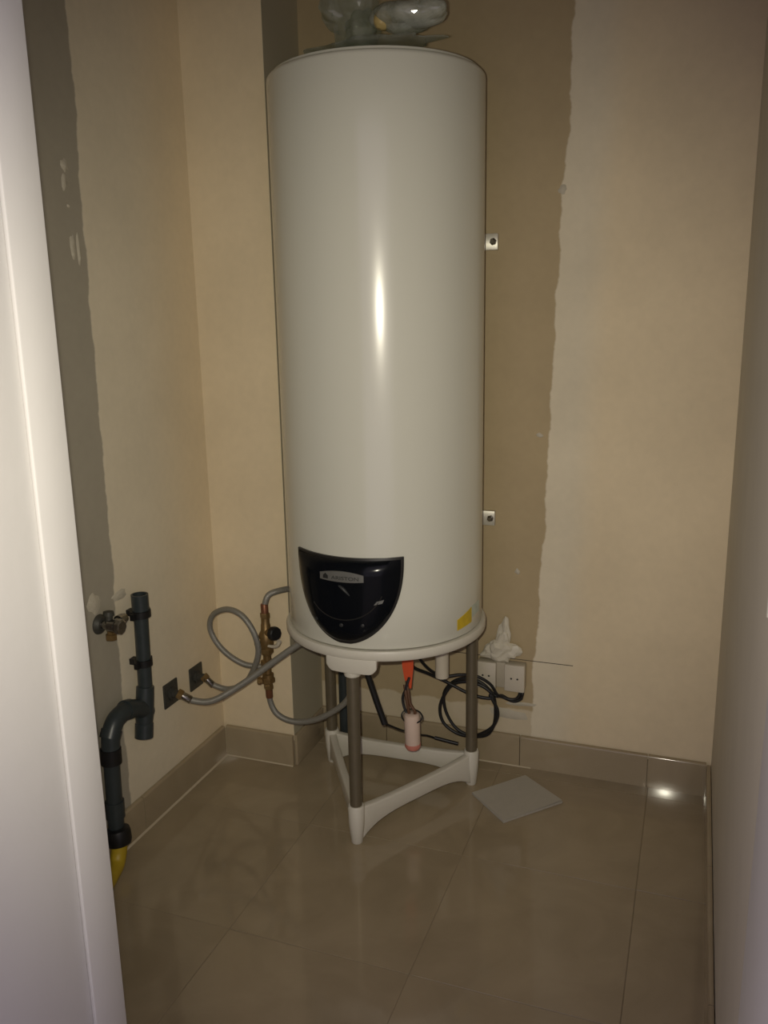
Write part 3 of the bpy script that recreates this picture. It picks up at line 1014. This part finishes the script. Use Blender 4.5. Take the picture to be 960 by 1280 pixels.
cp = [(x, y - 0.012, z) for x, y, z in cp] + [(-0.455, 2.398, 0.252), (-0.454, 2.405, 0.2615)]
build('coil', MB().tube(spline(cp, 6), 0.0050, 10), M_CABLE, rc)
cp2 = [(-0.735, 2.20, 0.538), (-0.730, 2.23, 0.43), (-0.708, 2.28, 0.355), (-0.670, 2.32, 0.318), (-0.625, 2.335, 0.322), (-0.575, 2.34, 0.322), (-0.535, 2.35, 0.298), (-0.515, 2.36, 0.262), (-0.500, 2.372, 0.251), (-0.47, 2.376, 0.240), (-0.450, 2.388, 0.243), (-0.447, 2.402, 0.252), (-0.446, 2.405, 0.2615)]
build('second_strand', MB().tube(spline(cp2, 6), 0.0048, 10), M_CABLE, rc)
build('gland', MB().profile_tube((-0.690, 2.26, 0.545), (-0.672, 2.27, 0.40), [(0, 0.012), (0.06, 0.012), (0.064, 0.008), (0.17, 0.006)], 12), M_CABLE, rc)

# double socket on the wall
dsock = thing('double_socket', (-0.52, YB, 0.262), 'white double wall socket low on the back wall', 'socket')
build('back_box', MB().box((-0.588, 2.412, 0.262), (-0.442, YB, 0.345)), M_SOCKGREY, dsock, bevel=0.003)
for (x0, x1) in ((-0.590, -0.528), (-0.502, -0.440)):
    mo = build('socket_module', MB().box((x0, 2.395, 0.260), (x1, 2.413, 0.346)), M_WHITEPL, dsock, bevel=0.004)
    xc = (x0 + x1) / 2
    for dx in (-0.0095, 0.0095):
        build('socket_hole', MB().profile_tube((xc + dx, 2.3955, 0.303), (xc + dx, 2.3, 0.303), [(0, 0.0035), (0.0008, 0.0030)], 10), M_INK, mo)

# crumpled film above the socket


def crumple(c, rx, ry, rz, seed, amp=0.35, n=3, freq=9.0, zmin=None, taper=0.0, lean=0.0, ridge=0.0):
    bm = bmesh.new()
    bmesh.ops.create_icosphere(bm, subdivisions=n, radius=1.0)
    off = Vector((seed * 3.17, seed * 1.3, seed * 7.7))
    mb = MB()
    vs = []
    for v in bm.verts:
        p = v.co.copy()
        q = Vector((p.x * rx, p.y * ry, p.z * rz))
        nn = mnoise.cell_vector(q * freq * 1.6 + off).x - 0.5
        s = 1 + amp * (mnoise.noise(q * freq * 3 + off) + 0.6 * abs(mnoise.noise(q * freq * 7 + off)) * 1.2 + 0.12 * nn)
        s += ridge * (abs(mnoise.noise(q * freq * 2.2 + off * 1.7)) - 0.22)
        q = q * s
        h = p.z * 0.5 + 0.5
        q.x = q.x * (1 - taper * h) + lean * h
        q.y *= 1 - 0.5 * taper * h
        w = Vector(c) + q
        if zmin is not None:
            w.z = max(w.z, zmin)
        vs.append(w)
    fs = [tuple(v.index for v in f.verts) for f in bm.faces]
    bm.free()
    mb.add(vs, fs)
    return mb


fm = thing('plastic_wrap', (-0.53, 2.41, 0.347), 'crumpled pale plastic wrap bunched above the double socket', 'plastic wrap')
build('lower_fold', crumple((-0.527, 2.412, 0.385), 0.060, 0.018, 0.034, 1, 0.22, 3, 14, zmin=0.347, taper=0.35, lean=0.012, ridge=0.9), M_FILM, fm, smoothed=False)
build('peak', crumple((-0.517, 2.414, 0.424), 0.034, 0.016, 0.056, 2, 0.22, 3, 14, taper=0.65, lean=0.016, ridge=0.9), M_FILM, fm, smoothed=False)

# leaflet on the floor
A, B, Cc, D = Vector((-0.556, 2.221, 0)), Vector((-0.437, 2.105, 0)), Vector((-0.297, 2.257, 0)), Vector((-0.425, 2.361, 0))
lf = thing('leaflet', ((A + Cc) / 2), 'grey white folded leaflet lying on the tiles', 'leaflet')
Z = Vector((0, 0, 1))
build('lower_sheet', MB().prism([p + Z * 0.0008 for p in (A, B, Cc, D)], Z * 0.006), M_PAPER, lf, smoothed=False)
# upper sheet, slightly lifted at the open side
up = MB()
n = 8
vs = []
for i in range(n + 1):
    t = i / n
    for q in (A.lerp(D, t), B.lerp(Cc, t)):
        vs.append(q * 0.985 + ((A + Cc) / 2) * 0.015 + Z * (0.0080 + 0.006 * t * t * 0.5))
for i in range(n + 1):
    vs.append(vs[i * 2] - Z * 0.0008)
    vs.append(vs[i * 2 + 1] - Z * 0.0008)
fs = []
o2 = 2 * (n + 1)
for i in range(n):
    fs += [(2 * i, 2 * i + 1, 2 * i + 3, 2 * i + 2), (o2 + 2 * i, o2 + 2 * i + 2, o2 + 2 * i + 3, o2 + 2 * i + 1),
           (2 * i, 2 * i + 2, o2 + 2 * i + 2, o2 + 2 * i), (2 * i + 1, o2 + 2 * i + 1, o2 + 2 * i + 3, 2 * i + 3)]
fs += [(0, o2, o2 + 1, 1), (2 * n, 2 * n + 1, o2 + 2 * n + 1, o2 + 2 * n)]
up.add(vs, fs)
build('cover_sheet', up, M_PAPER, lf, smoothed=False)

# plastic packaging on top of the tank
ZL = ZT + 0.0175
b1 = thing('plastic_bag', (-0.80, 2.02, ZL), 'crumpled clear dull plastic bag on top of the tank', 'plastic bag')
build('bag', crumple((-0.790, 2.03, ZL + 0.105), 0.046, 0.045, 0.085, 3, 0.22, 4, 8, ridge=0.8, taper=-0.75, lean=-0.035), M_CLEAR, b1, smoothed=False)
build('gathered_neck', crumple((-0.772, 2.015, ZL + 0.048), 0.038, 0.035, 0.048, 9, 0.25, 4, 9, zmin=ZL, ridge=0.8), M_CLEAR, b1, smoothed=False)
build('loose_flap', crumple((-0.73, 1.985, ZL + 0.010), 0.150, 0.060, 0.008, 4, 0.2, 4, 8, zmin=ZL, ridge=0.4), M_CLEAR, b1, smoothed=False)
b2 = thing('plastic_pouch', (-0.66, 1.99, ZL + 0.02), 'bulging clear plastic pouch with yellowish contents on top of the tank', 'plastic bag')
build('pouch', crumple((-0.650, 1.985, ZL + 0.060), 0.088, 0.046, 0.033, 11, 0.08, 4, 7, ridge=0.38), M_POUCH, b2, smoothed=False)
build('contents', crumple((-0.706, 1.972, ZL + 0.054), 0.020, 0.020, 0.019, 7, 0.15, 3, 12), mat('tan_contents', (0.50, 0.38, 0.15), 0.5), b2, smoothed=False)
build('dark_underside', crumple((-0.632, 1.980, ZL + 0.043), 0.042, 0.022, 0.008, 8, 0.1, 3, 12), mat('dark_green_underside', (0.05, 0.06, 0.035), 0.4), b2, smoothed=False)  # flat dark lump that darkens the underside of the pouch
